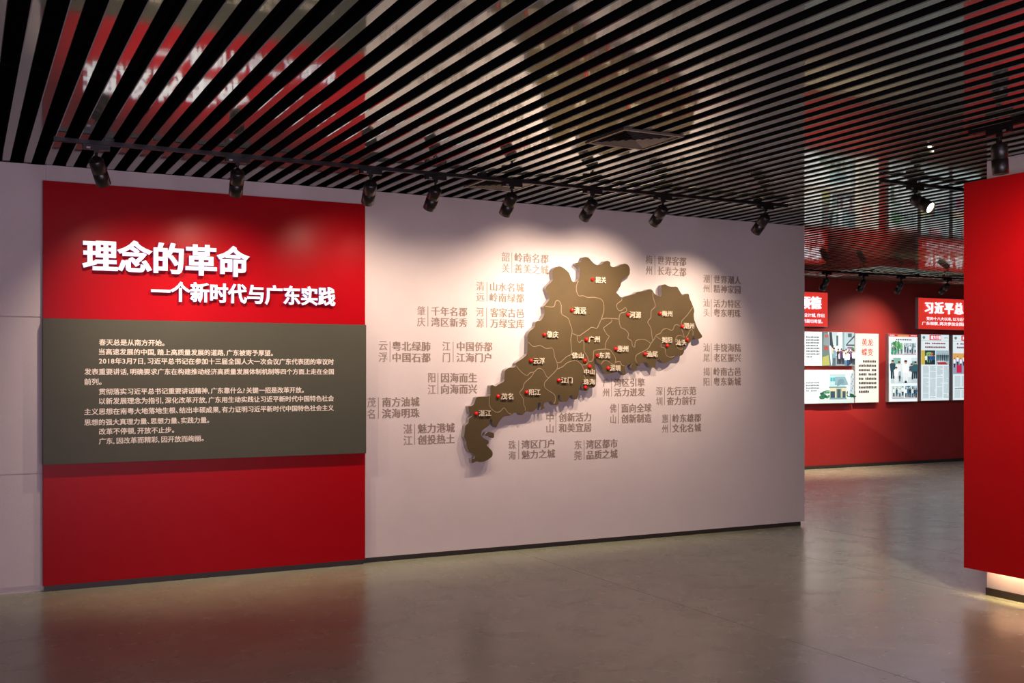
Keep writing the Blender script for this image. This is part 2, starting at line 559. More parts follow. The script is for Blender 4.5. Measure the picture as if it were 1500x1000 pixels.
def mk_head():
    # axis along -Z, pivot near the top
    mb = MB(); r = 0.046
    mb.lathe([(r * 0.55, 0.018), (r * 0.86, 0.014), (r, 0.004), (r, -0.070), (r - 0.003, -0.072), (r - 0.003, -0.075), (r, -0.077), (r, -0.160),
              (r - 0.004, -0.162), (r - 0.005, -0.150), (r - 0.006, -0.140)], 32)
    mb.f.pop(); mb.m.pop(); mb.c.pop()
    return mb.mesh('head', M['lamp_body'], smooth=True)


def mk_lens():
    mb = MB(); mb.lathe([(0.0405, -0.146), (0.030, -0.151), (0.012, -0.153), (0.001, -0.153)], 24); return mb.mesh('lens', M['lens'], smooth=True)


def mk_knuckle():
    mb = MB(); mb.box((-0.012, -0.012, -0.012), (0.012, 0.012, 0.022)); return mb.mesh('knuckle', M['black_metal'])


SPM = [mk_adapter(), mk_stem(), mk_clip(), mk_head(), mk_lens(), mk_knuckle()]
SLITE = {}


def spot(x, y, z, rz, tilt, yaw, label, group, power=0.0, col=(1.0, 0.78, 0.56), size=78, blend=0.75):
    """rz: direction of the track; tilt: head lean from vertical; yaw: compass direction it leans to"""
    t = empty('track_spotlight', (x, y, z), rz); tag(t, label, 'spotlight', group)
    link('adapter', SPM[0], t); link('stem', SPM[1], t); tb = link('lock_tab', SPM[2], t); tb['label'] = 'bright metal lock tab'
    Rm = (Matrix.Rotation(-rz, 4, 'Z') @ Matrix.Rotation(yaw, 4, 'Z') @ Matrix.Rotation(-tilt, 4, 'Y'))
    pivot = Matrix.Translation((0, 0, -0.105))
    h = link('head', SPM[3], t); h.matrix_local = pivot @ Rm
    k = link('knuckle', SPM[5], h); k.location = (0, 0, 0.012)
    ln = link('lens', SPM[4], h); ln['label'] = 'glowing lamp lens'
    if power:
        l = bpy.data.lights.new('spot_beam', 'SPOT'); l.energy = power; l.color = col
        l.spot_size = math.radians(size); l.spot_blend = blend; l.shadow_soft_size = 0.022
        lo = bpy.data.objects.new('spot_beam', l); C.objects.link(lo); lo.parent = h; lo.location = (0, 0, -0.158)
    return t


TZ = 2.957
TY = 7.12
x0 = onZ(83, 208, TZ)[0]; x1 = onZ(1150, 303, TZ)[0]
track('lighting_track', (x0, TY), (x1, TY), TZ, 'long black lighting track running along in front of the map wall')
UP = math.pi / 2
WARM = (1.0, 0.76, 0.59)
PW = 1.5
ROW = 'spotlights on the long track'
heads = [
    (141, 250, 40, UP - 0.55, 'black spotlight above the title end of the red board, leaning away', 70, 80),
    (348, 268, 40, UP - 0.10, 'black spotlight hanging upright above the middle of the red board', 62, 80),
    (543, 283, 48, UP - 0.15, 'black spotlight above the joint of red board and map wall', 36, 76),
    (638, 292, 42, UP + 0.05, 'black spotlight over the empty wall stretch beside the red board', 24, 70),
    (750, 300, 42, UP + 0.08, 'black spotlight above the two word lines nearest the map peak', 37, 74),
    (868, 308, 50, UP + 0.04, 'black spotlight above the northern peak of the brown map', 92, 72),
    (971, 318, 50, UP + 0.05, 'black spotlight above the eastern half of the brown map', 105, 72),
    (1121, 330, 46, UP + 0.10, 'black spotlight at the free end of the long track', 92, 60)]
for px, py, tl, yw, lb, pw, sz in heads:
    X = ray(px, py)[0] / ray(px, py)[1] * TY
    spot(X, TY, TZ, 0, math.radians(tl), yw, lb, ROW, pw * PW, WARM, sz + 24, 1.0)

# short track by the passage, with one lamp turned to the pier
t2 = onZ(1296, 267, TZ)
track('lighting_track', (t2[0], 5.86), (8.6, 5.86), TZ, 'short black track hanging in the passage behind the red pier')
spot(t2[0] + 0.33, 5.86, TZ, 0, math.radians(60), math.radians(-84), 'spotlight with its glowing lens turned to the viewer in the passage', 'spotlights of the passage', 22, (1, 0.85, 0.72), 60)
# track along the red pier, lamp near the eye
track('lighting_track', (5.36, 1.2), (5.36, 4.42), TZ, 'black track beside the floating red cladding board')
spot(5.36, 4.24, TZ, UP, math.radians(4), 0.0, 'large dark spotlight hanging closest, before the white pier top', 'spotlights of the pier track', 50, WARM, 110, 1.0)
spot(5.36, 3.6, TZ, UP, math.radians(56), 0.85, 'spotlight outside the frame washing the red cladding board', 'spotlights of the pier track', 150, WARM, 90, 1.0)
# far track
FY = 11.55
xa = ray(1130, 400)[0] / ray(1130, 400)[1] * FY; xb = 15.6
track('lighting_track', (xa, FY), (xb, FY), TZ, 'distant black lighting track in front of the far red wall')
fh = [(1211, 412, 30, UP + 0.25, 'first distant spotlight past the map wall end, above the smaller red sign', 30),
      (1265, 418, 30, UP + 0.15, 'distant spotlight above the gap between the two red signs', 45),
      (1320, 423, 30, UP + 0.20, 'distant spotlight just before the wide red sign', 60),
      (1388, 427, 52, UP + 0.30, 'distant spotlight tipped far over above the wide red sign', 26)]
for px, py, tl, yw, lb, pw in fh:
    X = ray(px, py)[0] / ray(px, py)[1] * FY
    spot(X, FY, TZ, 0, math.radians(tl), yw, lb, 'spotlights on the distant track', pw * 4, WARM, 84, 1.0)

# ------------------------------------------------------------------ the red title board
BY = D - 0.050           # face of the red board
GY = D - 0.098           # face of the grey text panel
bx0, bx1 = onY(63, 300, BY)[0], onY(535, 300, BY)[0]
btop = onY(63, 264, BY)[1]
gx1 = onY(536.5, 600, GY)[0]; gx0 = onY(63, 600, GY)[0]
gz1 = onY(63, 466, GY)[1]; gz0 = onY(63, 681, GY)[1]
brd = empty('title_board', ((bx0 + bx1) / 2, D, 0.04))
tag(brd, 'red title board with white raised heading and grey text panel', 'display board')
box_obj('upper_panel', (bx0, BY, gz1 + 0.002), (bx1, D - 0.0005, btop), M['red_board'], brd, bevel=0.0015)
box_obj('lower_panel', (bx0, BY, 0.042), (bx1, D - 0.0005, gz0 - 0.002), M['red_board'], brd, bevel=0.0015)
box_obj('plinth_strip', (bx0 + 0.01, D - 0.03, 0.0), (bx1 - 0.01, D - 0.001, 0.041), M['plinth'], brd)
gp = box_obj('text_panel', (gx0, GY, gz0), (gx1, D - 0.0005, gz1), M['grey_board'], brd, bevel=0.0015)
gp['label'] = 'olive grey text panel'


def row_letters(s, px0, px1, pytop, pybot, Y, nm, fat, depth, lift):
    X0, X1 = onY(px0, 500, Y - lift)[0], onY(px1, 500, Y - lift)[0]
    ztop, zbot = onY(px0, pytop, Y - lift)[1], onY(px0, pybot, Y - lift)[1]
    V, F, E, (a, b, c, d) = layout([s], fat)
    sx = (X1 - X0) / (b - a); sz = (ztop - zbot) / (d - c)
    for i, ch in enumerate(s):
        lay = layout([ch], fat)
        q = lay[3]
        lo = letters(nm, lay, X0 + (i + q[0] - a) * sx, X0 + (i + q[1] - a) * sx, zbot + (q[2] - c) * sz, zbot + (q[3] - c) * sz,
                     Y - lift, [M['letter_face'], M['letter_side']], brd, depth)
        lo['label'] = 'glowing white raised character'


row_letters('理念的革命', 120.6, 366, 348, 396.5, BY, 'title_character', (0.036, 0.026), 0.030, 0.045)
row_letters('一个新时代与广东实践', 221.4, 491.4, 410.5, 441.5, BY, 'subtitle_character', (0.036, 0.024), 0.022, 0.034)

PAR = [('春天总是从南方开始。', 144.8, 240.8, 501), ('当高速发展的中国,踏上高质量发展的道路,广东被寄予厚望。', 144.8, 399.8, 515),
       ('2018年3月7日,习近平总书记在参加十三届全国人大一次会议广东代表团的审议时', 144.8, 489, 528.4),
       ('发表重要讲话,明确要求广东在构建推动经济高质量发展体制机制等四个方面上走在全国', 123.4, 489, 544.2),
       ('前列。', 123.4, 148.8, 559), ('贯彻落实习近平总书记重要讲话精神,广东靠什么?关键一招是改革开放。', 144.8, 445, 573.4),
       ('以新发展理念为指引,深化改革开放,广东用生动实践让习近平新时代中国特色社会', 144.8, 489, 587.4),
       ('主义思想在南粤大地落地生根、结出丰硕成果,有力证明习近平新时代中国特色社会主义', 123.4, 489, 603),
       ('思想的强大真理力量、思想力量、实践力量。', 123.4, 306.4, 618.6), ('改革不停顿,开放不止步。', 144.8, 255.2, 632), ('广东,因改革而精彩,因开放而绚丽。', 144.8, 298.4, 646)]
for s, a, b, yc in PAR:
    X0, X1 = onY(a, 500, GY)[0], onY(b, 500, GY)[0]
    zc = onY(a, yc, GY)[1]
    o = letters('text_line', layout([s], (0.019, 0.014)), X0, X1, 0, 0, GY - 0.0012, [M['board_text'], M['board_text']], None, 0.001, uniform=True, zc=zc)
    o.parent = gp; o.location = o.location - gp.location - brd.location
    o['label'] = 'line of cream printed text'

# ------------------------------------------------------------------ words on the wall around the map
INS = [
    ('韶关', '岭南名郡', '善美之城', 735, 747, 750, 753.6, 804, 369, 399, 'taupe place name and slogan at the highest spot beside the map peak'),
    ('清远', '山水名城', '岭南绿都', 697.6, 710, 713.4, 717.4, 768, 412, 441, 'taupe lettering of mountain and water city, second row from top'),
    ('肇庆', '千年名郡', '湾区新秀', 611, 623.4, 627, 631.4, 685, 448, 477.6, 'taupe lettering starting with thousand year prefecture, away from the map'),
    ('河源', '客家古邑', '万绿宝库', 697.6, 709, 713, 718, 768, 450, 479.4, 'taupe Hakka town lettering in the third row, next to the map edge'),
    ('云浮', '粤北绿肺', '中国石都', 554.4, 567.6, 571.4, 574.4, 631, 499.4, 530, 'taupe green lung and stone capital lettering near the grey panel'),
    ('江门', '中国侨都', '江海门户', 648, 660, 664, 668.4, 721.4, 500, 530, 'taupe river and sea gateway lettering in the fourth row'),
    ('阳江', '因海而生', '向海而兴', 626.6, 638.6, 641.6, 646, 699, 546, 577, 'taupe born of the sea lettering below the stone capital words'),
    ('茂名', '南方油城', '滨海明珠', 538, 550.6, 554.4, 559.4, 615, 582, 613, 'taupe southern oil city lettering touching the grey text panel edge'),
    ('湛江', '魅力港城', '创投热土', 591, 604, 607.4, 611.6, 666.4, 621, 651.6, 'taupe charming port city lettering beside the map southern tail'),
    ('珠海', '湾区门户', '魅力之城', 745, 756, 760, 764, 813.4, 645, 673, 'taupe bay gateway lettering in the bottom row, next to the map tail'),
    ('梅州', '世界客都', '长寿之都', 946, 956, 959.5, 963.2, 1005.4, 373.4, 402, 'taupe Hakka capital and long life lettering above the map east'),
    ('潮州', '世界潮人', '精神家园', 1030.2, 1039.7, 1042, 1045.3, 1085.6, 402, 428, 'taupe spiritual home lettering, top of the column east of the map'),
    ('汕头', '活力特区', '粤东明珠', 1030.2, 1039.7, 1042, 1045.3, 1085.6, 437.5, 463.4, 'taupe special zone lettering, second of the column east of the map'),
    ('汕尾', '丰饶海陆', '老区振兴', 1030.2, 1039.7, 1042, 1045.3, 1085.6, 502.6, 529.5, 'taupe rich sea and land lettering, third of the column east of the map'),
    ('揭阳', '岭南古邑', '粤东新城', 1030.2, 1039.7, 1042, 1045.3, 1085.6, 538, 565, 'taupe ancient town lettering, lowest of the column east of the map'),
    ('广州', '湾区引擎', '活力迸发', 883, 893, 896, 899.5, 945, 554, 580.6, 'taupe bay engine lettering right under the map coast'),
    ('深圳', '先行示范', '奋力前行', 961, 970.9, 973.5, 976.6, 1020, 566.5, 593.4, 'taupe pioneer demonstration lettering below the eastern coast'),
    ('佛山', '面向全球', '创新制造', 893.4, 903, 906, 909.9, 954.7, 591.3, 620, 'taupe facing the world lettering below the bay engine words'),
    ('中山', '创新活力', '和美宜居', 800.3, 811.3, 814.4, 818.3, 866.5, 605, 633.7, 'taupe innovation and fair living lettering below the middle coast'),
    ('惠州', '岭东雄郡', '文化名城', 969.8, 979, 982.2, 984.7, 1027.3, 606.8, 633.7, 'taupe culture city lettering, lowest on the eastern side'),
    ('东莞', '湾区都市', '品质之城', 841, 852.4, 855.7, 858.6, 905, 644.6, 673.4, 'taupe bay metropolis and quality city lettering in the bottom row')]
IY = D - 0.0020
for nm, s1, s2, a0, a1, ln, b0, b1, yt, yb, lb in INS:
    X = lambda p: onY(p, 500, IY)[0]
    zt, zb = onY(a0, yt, IY)[1], onY(a0, yb, IY)[1]
    t = empty('wall_inscription', (X(ln), D, zb)); tag(t, lb, 'lettering', 'city words around the map')
    mm = [M['inscription'], M['inscription']]
    letters('city_name', layout([nm[0], nm[1]], (0.018, -0.004), lead=1.10), X(a0), X(a1), zb, zt, IY, [M['inscription_lite']] * 2, t, 0.0018)
    letters('slogan', layout([s1, s2], (0.034, 0.000), track=0.04, lead=1.10), X(b0), X(b1), zb, zt, IY, mm, t, 0.0018)
    box_obj('divider_line', (X(ln) - 0.0028, IY, zb), (X(ln) + 0.0028, D - 0.0001, zt), M['inscription_lite'], t)

# ------------------------------------------------------------------ the raised map
MY = D - 0.062
OUT = [(804, 440), (804.8, 437.8), (802.8, 431.4), (799.6, 424.2), (799.6, 421), (802.8, 417), (807.6, 413), (810.4, 409.8), (809.2, 405), (809.2, 398.6), (810, 394.6),
       (814, 391), (819.6, 389.6), (823.6, 391), (829.2, 395), (833.6, 399.4), (835.6, 405), (838, 411.4), (840.4, 413.2), (844.4, 412.6), (847.2, 409.8), (848.8, 406.6),
       (849.2, 399.4), (849.8, 393.8), (848.4, 391.4), (845.2, 389), (843.2, 386.4), (845.2, 384.6), (851.2, 383.8), (853.6, 380.2), (853.6, 377.4), (857.2, 376), (862, 377),
       (865.2, 380.6), (870, 385.8), (874.8, 388.2), (879.6, 387.8), (883.6, 385), (886, 382.4), (890.8, 381.8), (894, 384.2), (894.2, 389), (896.4, 390.8), (903, 391.2),
       (909, 388), (915, 385.8), (920, 387.5), (922.8, 393), (922.5, 402), (918, 405.5), (912, 409), (910, 413), (909, 419), (905, 424), (901.8, 427.5), (905, 430.5),
       (910.5, 436.2), (916, 434), (924, 432), (930, 430), (934, 427.2), (945, 426), (949, 423.5), (954, 423.3), (957, 426.5), (959, 430.5), (964, 433.5), (967.5, 434.5),
       (969.5, 432), (969, 425), (969, 420), (970, 417.5), (975, 416), (978.5, 419), (984, 419.8), (992, 419.5), (994.5, 424), (998, 430), (1000, 433), (1003, 430.2),
       (1009, 430), (1010, 436), (1013, 443), (1015.8, 450), (1017.2, 455.2), (1016, 460.8), (1016.8, 468), (1020, 476.8), (1024, 484.8), (1029.2, 492.4), (1026.8, 495.2),
       (1020.8, 497.2), (1017.2, 495.2), (1017.6, 491), (1014.8, 493.5), (1013.6, 496.2), (1012, 499.2), (1008, 504), (1003.2, 507.2), (1001.8, 511), (1002, 516.4),
       (998, 521.2), (989.6, 520), (987.2, 524.4), (983.2, 527.2), (976, 531.2), (972, 531.6), (968.8, 528.8), (965.2, 525.6), (961.6, 529.2), (960.4, 534.8), (960.8, 538),
       (953.2, 538.4), (951.2, 536.4), (948, 530.8), (943.2, 530.4), (938.4, 532.4), (936.4, 536.4), (933.6, 533.2), (930.4, 532), (932.8, 536), (932.4, 540.4), (929.2, 543.2),
       (926, 541.2), (924, 537.2), (926.4, 530.8), (922.4, 533.6), (916, 535.6), (915.2, 541.2), (917.2, 546), (915.2, 549.6), (912.8, 547.6), (909.6, 543.6), (904, 544.4),
       (896, 546.4), (888, 548), (884.8, 542.4), (880, 534.4), (875.2, 532), (873.2, 527), (871.6, 524), (870, 526.4), (870.8, 530), (872, 536), (872.8, 540), (873.2, 552),
       (872.8, 564), (870.4, 567.2), (866.4, 568), (864.8, 566), (862.4, 568), (860.8, 571.6), (856, 572.2), (853.2, 569.6), (852.8, 565), (854.6, 558.6), (853.4, 558.2),
       (851, 563.6), (850, 567.2), (848, 572), (846.8, 580), (845.6, 584), (842, 584.8), (839.6, 582.4), (838, 578), (834.8, 579.2), (833.2, 584), (829.2, 588.4),
       (824.4, 588.4), (820.8, 584.8), (820.4, 579.4), (818.2, 578), (816.8, 580), (817.2, 583.2), (818.8, 589.6), (817.2, 592.8), (810.8, 593.2), (808.4, 589.6),
       (807.6, 586.4), (805.2, 588.4), (797.2, 589.2), (796, 594.4), (798.4, 597.2), (794, 599.6), (791.2, 600.8), (792.8, 595.2), (792.4, 590), (789.2, 588.8),
       (786.8, 591.2), (788, 596), (783.6, 600), (779.6, 603.2), (770, 602.4), (765.2, 608), (762.8, 608), (761.2, 604.4), (753.2, 604), (749.2, 608), (738, 609.6),
       (733.2, 614.4), (730, 619.2), (726.8, 626.4), (723.6, 623.6), (721.4, 619.5), (721.8, 615.6), (719.6, 613.2), (717.2, 615.2), (717.8, 619.2), (716.4, 623.2),
       (710, 627.2), (705.6, 630.8), (705.2, 638.8), (710, 642.8), (715.6, 645.2), (716, 649.2), (712.4, 651.4), (715.6, 654.8), (719.6, 658.8), (722, 662.8),
       (721.2, 668.4), (714.8, 673.2), (708.4, 676), (703.6, 676.8), (698, 675.2), (691.2, 678.8), (690.8, 671.6), (695, 672), (696, 667.6), (692.4, 663.6),
       (687.6, 662.4), (685.2, 658), (683.2, 650.8), (682.8, 645.2), (679.6, 640.4), (680.8, 630.8), (682, 622), (686.2, 620), (687.2, 612.4), (691.2, 610.2), (692.4, 605.6), (688.4, 606.6),
       (686.8, 601.6), (686, 594.4), (689.2, 594.8), (694, 592.8), (696.4, 586.4), (698, 580.8), (716.4, 580.4), (718.4, 576.8), (718.2, 564.8), (721.2, 563.6),
       (726, 566), (730.8, 562.4), (735.6, 560), (739.2, 557.6), (738.8, 548), (740, 541.6), (746, 538.4), (754, 537.6), (756.4, 535.2), (755.2, 532), (757.2, 530),
       (765.2, 525.2), (772, 519.2), (772.4, 513.6), (773, 502), (772.8, 490.8), (776, 484.4), (783.2, 479.6), (784.8, 470.4), (792, 469.6), (795.2, 465.2), (797.6, 459.6),
       (797.2, 454), (796, 448.8), (799.2, 446)]
ISL = [(713.2, 633.2), (717.2, 632.4), (723.6, 634), (723.8, 640.4), (722, 641.6), (718, 638), (713.2, 638), (710, 638.4), (711.2, 635.6)]
mo = onY(850, 500, D)
mp_ = empty('province_map', (mo[0], D, mo[1]))
tag(mp_, 'brown raised province map with red markers mounted on the pale wall', 'map')


def smooth_loop(P):
    # one Chaikin pass keeps corners but rounds the tracing
    out = []
    for i in range(len(P)):
        a, b = P[i], P[(i + 1) % len(P)]
        out += [(a[0] * .8 + b[0] * .2, a[1] * .8 + b[1] * .2), (a[0] * .2 + b[0] * .8, a[1] * .2 + b[1] * .8)]
    return out


def plate(name, P, yf, yb):
    from mathutils.geometry import tessellate_polygon
    Q = [onY(p[0], p[1], yf) for p in smooth_loop(P)]
    Q = [(q[0] - mp_.location.x, q[1] - mp_.location.z) for q in Q]
    tr = tessellate_polygon([[Vector((q[0], q[1], 0)) for q in Q]])
    n = len(Q); mb = MB()
    mb.v = [(q[0], yf - D, q[1]) for q in Q] + [(q[0], yb - D, q[1]) for q in Q]
    for f in tr:
        a, b, c = f
        ar = (Q[b][0] - Q[a][0]) * (Q[c][1] - Q[a][1]) - (Q[c][0] - Q[a][0]) * (Q[b][1] - Q[a][1])
        mb.f.append((a, b, c) if ar > 0 else (a, c, b)); mb.m.append(0); mb.c.append(None)
    for i in range(n):
        j = (i + 1) % n
        mb.f.append((i, j, j + n, i + n)); mb.m.append(1); mb.c.append(None)
    return link(name, mb.mesh(name, [M['map_face'], M['map_side']]), mp_)


plate('mainland', OUT, MY, D - 0.0005)
plate('island', ISL, MY, D - 0.0005)

LINES = [
    [(847.2, 411), (844.8, 417), (844, 422.6), (845.2, 429), (848.4, 433.4), (854, 433), (860.4, 435.4), (870, 435.4), (878.8, 437.4), (882.8, 441), (884.4, 447.2), (884.4, 455.2), (881.2, 466.4), (877.2, 475.2), (874, 480.8), (866.8, 479.2), (862, 482.4), (850.8, 490.4), (848.8, 491.6), (845.6, 491.2), (838.4, 488.4)],
    [(798.4, 448.4), (808, 449.6), (812, 448), (813.6, 442), (816, 440), (819.6, 441.6), (822, 447.6), (822, 456.4), (824, 461.2), (832, 466), (835.2, 474.8), (837.6, 482), (837.6, 489.2), (836, 496.4), (836.8, 509.2), (836.8, 518.4), (829.2, 522.8), (821.2, 530.4), (815.6, 530.8)],
    [(773.6, 500.8), (781.2, 507.6), (790.8, 506), (800.4, 510.4), (808.4, 509.6), (811.2, 515.2), (812.4, 523.2), (815.6, 530.8), (815.6, 540.8), (804.4, 552.8), (798, 560), (797.6, 566.4), (802, 571.2), (812.4, 578.4), (813.2, 587.2), (811.2, 591.2)],
    [(756.4, 536), (762.8, 544), (771.6, 550), (776.4, 546), (782.8, 544.4), (788.8, 539.2), (795.6, 542.4), (800.4, 551.2), (804.4, 552.8)],
    [(782, 545.6), (778, 552), (768.4, 560.8), (766, 568.8), (761.2, 575.2), (766, 583.2), (767.2, 592.8), (769.2, 596.8), (769.2, 601.6)],
    [(718.4, 577), (716.8, 582.4), (716.8, 593.6), (721.2, 600), (727.6, 604), (733.2, 602), (738.4, 597.2), (743.6, 604), (749.2, 606.8)],
    [(815.6, 540.8), (824.4, 536.8), (830.8, 531.2), (840.4, 528), (845.2, 528.8), (850, 532.4), (852, 534.4), (855.2, 542.4), (855.6, 550.4), (858, 555)],
    [(845.6, 491.2), (845.6, 497.2), (848.8, 501.6), (852.8, 498), (855.2, 502), (855.6, 514.4), (860, 521.6), (861.6, 529.6), (858.4, 534), (852, 534.4)],
    [(861.6, 528), (864.8, 529.6), (868.8, 526.4), (869.2, 516.8), (872, 512.8), (885.6, 511.2), (893.6, 512.4), (897.6, 517.6), (901.6, 524.8), (901.2, 530.4), (900, 534.4)],
    [(886, 510.8), (888, 500), (892.4, 492.8), (889.2, 490), (884.4, 481.6), (886, 478.4), (895.2, 471.6), (896, 467.2)],
    [(881.2, 467.6), (888.4, 466), (906.8, 467.2)],
    [(910.5, 437.2), (910.5, 440), (904, 445), (903.5, 450), (907, 455), (912, 453.5), (915.5, 450.5), (918, 453), (916, 457), (909, 459), (906.8, 466.4), (908, 476), (910, 480), (915.6, 482.4), (920.8, 488.8), (919.6, 495.2), (925.2, 499.2), (926, 505.6), (929.6, 508.4), (931.6, 498.8), (944.4, 497.2), (953.2, 503.2)],
    [(956.5, 427.5), (956.5, 435), (959.5, 445), (959, 450), (954, 455), (953.5, 464), (952.4, 466.4), (948.8, 472), (953.2, 480), (954.8, 491.2), (955.6, 498.4)],
    [(961.2, 490.4), (958, 496.8), (953.2, 503.2), (948.4, 511.2), (933.2, 519.2), (930.8, 525.6), (933, 531.4)],
    [(960.8, 490.4), (967.2, 488), (970.4, 483.2), (976, 481.2), (984.8, 483.6), (988, 476.8), (992, 475.2), (996.8, 478.4), (998.4, 481.6), (1001.6, 491.2), (1002, 494.4)],
    [(960.8, 490.4), (963.2, 494.4), (969.6, 499.2), (968, 508), (974, 510), (975.2, 519.4), (982.4, 523.2), (987.6, 521.4)],
    [(1014.8, 449.8), (1006.4, 461.6), (998.4, 470.4), (998, 477.6)],
    [(1002, 494.4), (996.8, 491.2), (991.2, 492.8), (989.2, 500), (992, 508.8), (996.8, 511.6), (1000.8, 510.4)],
    [(1004.8, 494.4), (1008.8, 488), (1009.6, 484), (1014.4, 482.8), (1015, 491)],
    [(880, 533.6), (884, 528.8), (888.8, 528), (896, 532.8), (900, 534.4), (901.6, 530.8), (908, 529.6), (910.4, 534.4), (915, 536)]]
LW = 0.0036
for P in LINES:
    # a Catmull-Rom pass, then a thin raised strip
    Q = []
    for i in range(len(P) - 1):
        p0 = P[max(i - 1, 0)]; p1 = P[i]; p2 = P[i + 1]; p3 = P[min(i + 2, len(P) - 1)]
        for k in range(3):
            t = k / 3.0
            Q.append(tuple(0.5 * ((2 * p1[j]) + (-p0[j] + p2[j]) * t + (2 * p0[j] - 5 * p1[j] + 4 * p2[j] - p3[j]) * t * t + (-p0[j] + 3 * p1[j] - 3 * p2[j] + p3[j]) * t ** 3) for j in (0, 1)))
    Q.append(P[-1])
    W = [onY(q[0], q[1], MY) for q in Q]
    W = [(q[0] - mp_.location.x, q[1] - mp_.location.z) for q in W]
    mb = MB(); yf = MY - D - 0.0022; yb = MY - D + 0.0002; n = len(W)
    for i in range(n):
        a = W[max(i - 1, 0)]; b = W[min(i + 1, n - 1)]
        dx, dz = b[0] - a[0], b[1] - a[1]; l = math.hypot(dx, dz) or 1
        nx, nz = -dz / l * LW, dx / l * LW
        mb.v += [(W[i][0] + nx, yb, W[i][1] + nz), (W[i][0] + nx * .7, yf, W[i][1] + nz * .7), (W[i][0] - nx * .7, yf, W[i][1] - nz * .7), (W[i][0] - nx, yb, W[i][1] - nz)]
    for i in range(n - 1):
        for k in range(3):
            mb.f.append((4 * i + k, 4 * i + 4 + k, 4 * i + 5 + k, 4 * i + 1 + k)); mb.m.append(0); mb.c.append(None)
    link('border_line', mb.mesh('border_line', M['map_line']), mp_)

CITY = [('韶关', 868.4, 409.2, 872.6, 888, 405, 414), ('清远', 838, 454, 841.2, 858.8, 449.2, 459.6), ('肇庆', 797.6, 490, 801.6, 818, 484.8, 494.6),
        ('广州', 859.2, 497.2, 862.8, 878.8, 492, 501.2), ('河源', 920.4, 460.8, 922.8, 939.2, 456, 465.6), ('梅州', 967.2, 458.8, 970, 984.8, 454.8, 463.4),
        ('潮州', 999.6, 478, 1001.8, 1016.8, 472.6, 481.4), ('揭阳', 977.6, 506, 970, 984.6, 493.2, 502), ('汕头', 1007.2, 497.2, 990.8, 1005.6, 497.2, 505.6),
        ('汕尾', 945.2, 518.4, 948, 963.6, 514, 522.8), ('惠州', 902.4, 510.8, 904.8, 920.4, 506, 515), ('东莞', 875, 520.6, 878, 894, 516, 524.6),
        ('深圳', 891.2, 539.2, 894.4, 908.8, 534.4, 543.2), ('佛山', 857.2, 528, 838, 854.8, 516, 524.8), ('中山', 864, 536.4, 856, 871.2, 540, 548.4),
        ('珠海', 858, 567.2, 855.2, 872.4, 555, 563.4), ('江门', 818.8, 556.8, 822.8, 838.8, 552.4, 561.2), ('云浮', 778, 528, 781.6, 798, 523.8, 532.8),
        ('阳江', 771.6, 574.4, 775.2, 791.6, 570, 578.6), ('茂名', 730, 580.4, 734.4, 752, 576, 585), ('湛江', 698, 605.6, 702, 719.6, 600.8, 609.6)]
pm = MB(); pr = 0.0165
pm.lathe([(pr * 0.98, 0.0), (pr, 0.007), (pr * 0.93, 0.0125), (pr * 0.72, 0.0175), (pr * 0.38, 0.021), (0.0005, 0.022)], 20, mat=Matrix.Rotation(math.radians(90), 4, 'X'))
pin = pm.mesh('marker', M['red_pin'], smooth=True)
for nm, mx, my, a, b, yt, yb in CITY:
    q = onY(mx, my, MY - 0.01)
    o = link('marker', pin, mp_); o.location = (q[0] - mp_.location.x, MY - D - 0.0002, q[1] - mp_.location.z); o['label'] = 'domed red marker'
    LY = MY - 0.016
    X0, X1 = onY(a, 500, LY)[0], onY(b, 500, LY)[0]; zt, zb = onY(a, yt, LY)[1], onY(a, yb, LY)[1]
    lo = letters('city_name', layout([nm], (0.008, 0.004), track=0.04), X0, X1, zb, zt, LY, [M['map_text'], M['map_text']], mp_, 0.0155)
    lo['label'] = 'raised cream city name'

# ------------------------------------------------------------------ far wall: signs and light boxes
PJ = 0.07
FYF = FAR - PJ


def lightbox(name, px0, px1, pyt, pyb, ref, label, cat, group, face):
    """pyt, pyb: rows of top and bottom measured at column ref"""
    X0, X1 = onY(px0, 500, FYF)[0], onY(px1, 500, FYF)[0]
    zt, zb = onY(ref, pyt, FYF)[1], onY(ref, pyb, FYF)[1]
    t = empty(name, ((X0 + X1) / 2, FAR, zb)); tag(t, label, cat, group)
    box_obj('case', (X0, FYF + 0.006, zb), (X1, FAR - 0.0005, zt), M['box_side'], t, bevel=0.003)
    f = box_obj('face', (X0 + 0.006, FYF, zb + 0.006), (X1 - 0.006, FYF + 0.0058, zt - 0.006), face, t)
    return t, X0, X1, zb, zt


# the two red signs
t, X0, X1, Z0, Z1 = lightbox('red_sign', 1122, 1212.8, 428.4, 478.8, 1212, 'smaller glowing red sign half hidden by the map wall end', 'sign', 'red signs on the far wall', M['sign_red'])
wd = X1 - X0; hg = Z1 - Z0
q = onY(1176, 450, FYF)[0]; q2 = onY(1202.3, 450, FYF)[0]; cw = (q2 - q) / 1.62
V = layout(['发展中的顺德'], (0.022, 0.016))
letters('sign_heading', V, q2 - cw * 6.0, q2, Z0 + hg * 0.50, Z0 + hg * 0.87, FYF - 0.02, [M['sign_text']] * 2, t, 0.018)
letters('sign_line', layout(['制造业之都工业设计城,作出'], (0.016, 0.010)), X0 + wd * 0.14, onY(1207.6, 450, FYF)[0], Z0 + hg * 0.27, Z0 + hg * 0.385, FYF - 0.002, [M['sign_text']] * 2, t, 0.0015)
letters('sign_line', layout(['是改革开放中广东的殷切希望。'], (0.016, 0.010)), X0 + wd * 0.10, onY(1205, 450, FYF)[0], Z0 + hg * 0.10, Z0 + hg * 0.215, FYF - 0.002, [M['sign_text']] * 2, t, 0.0015)

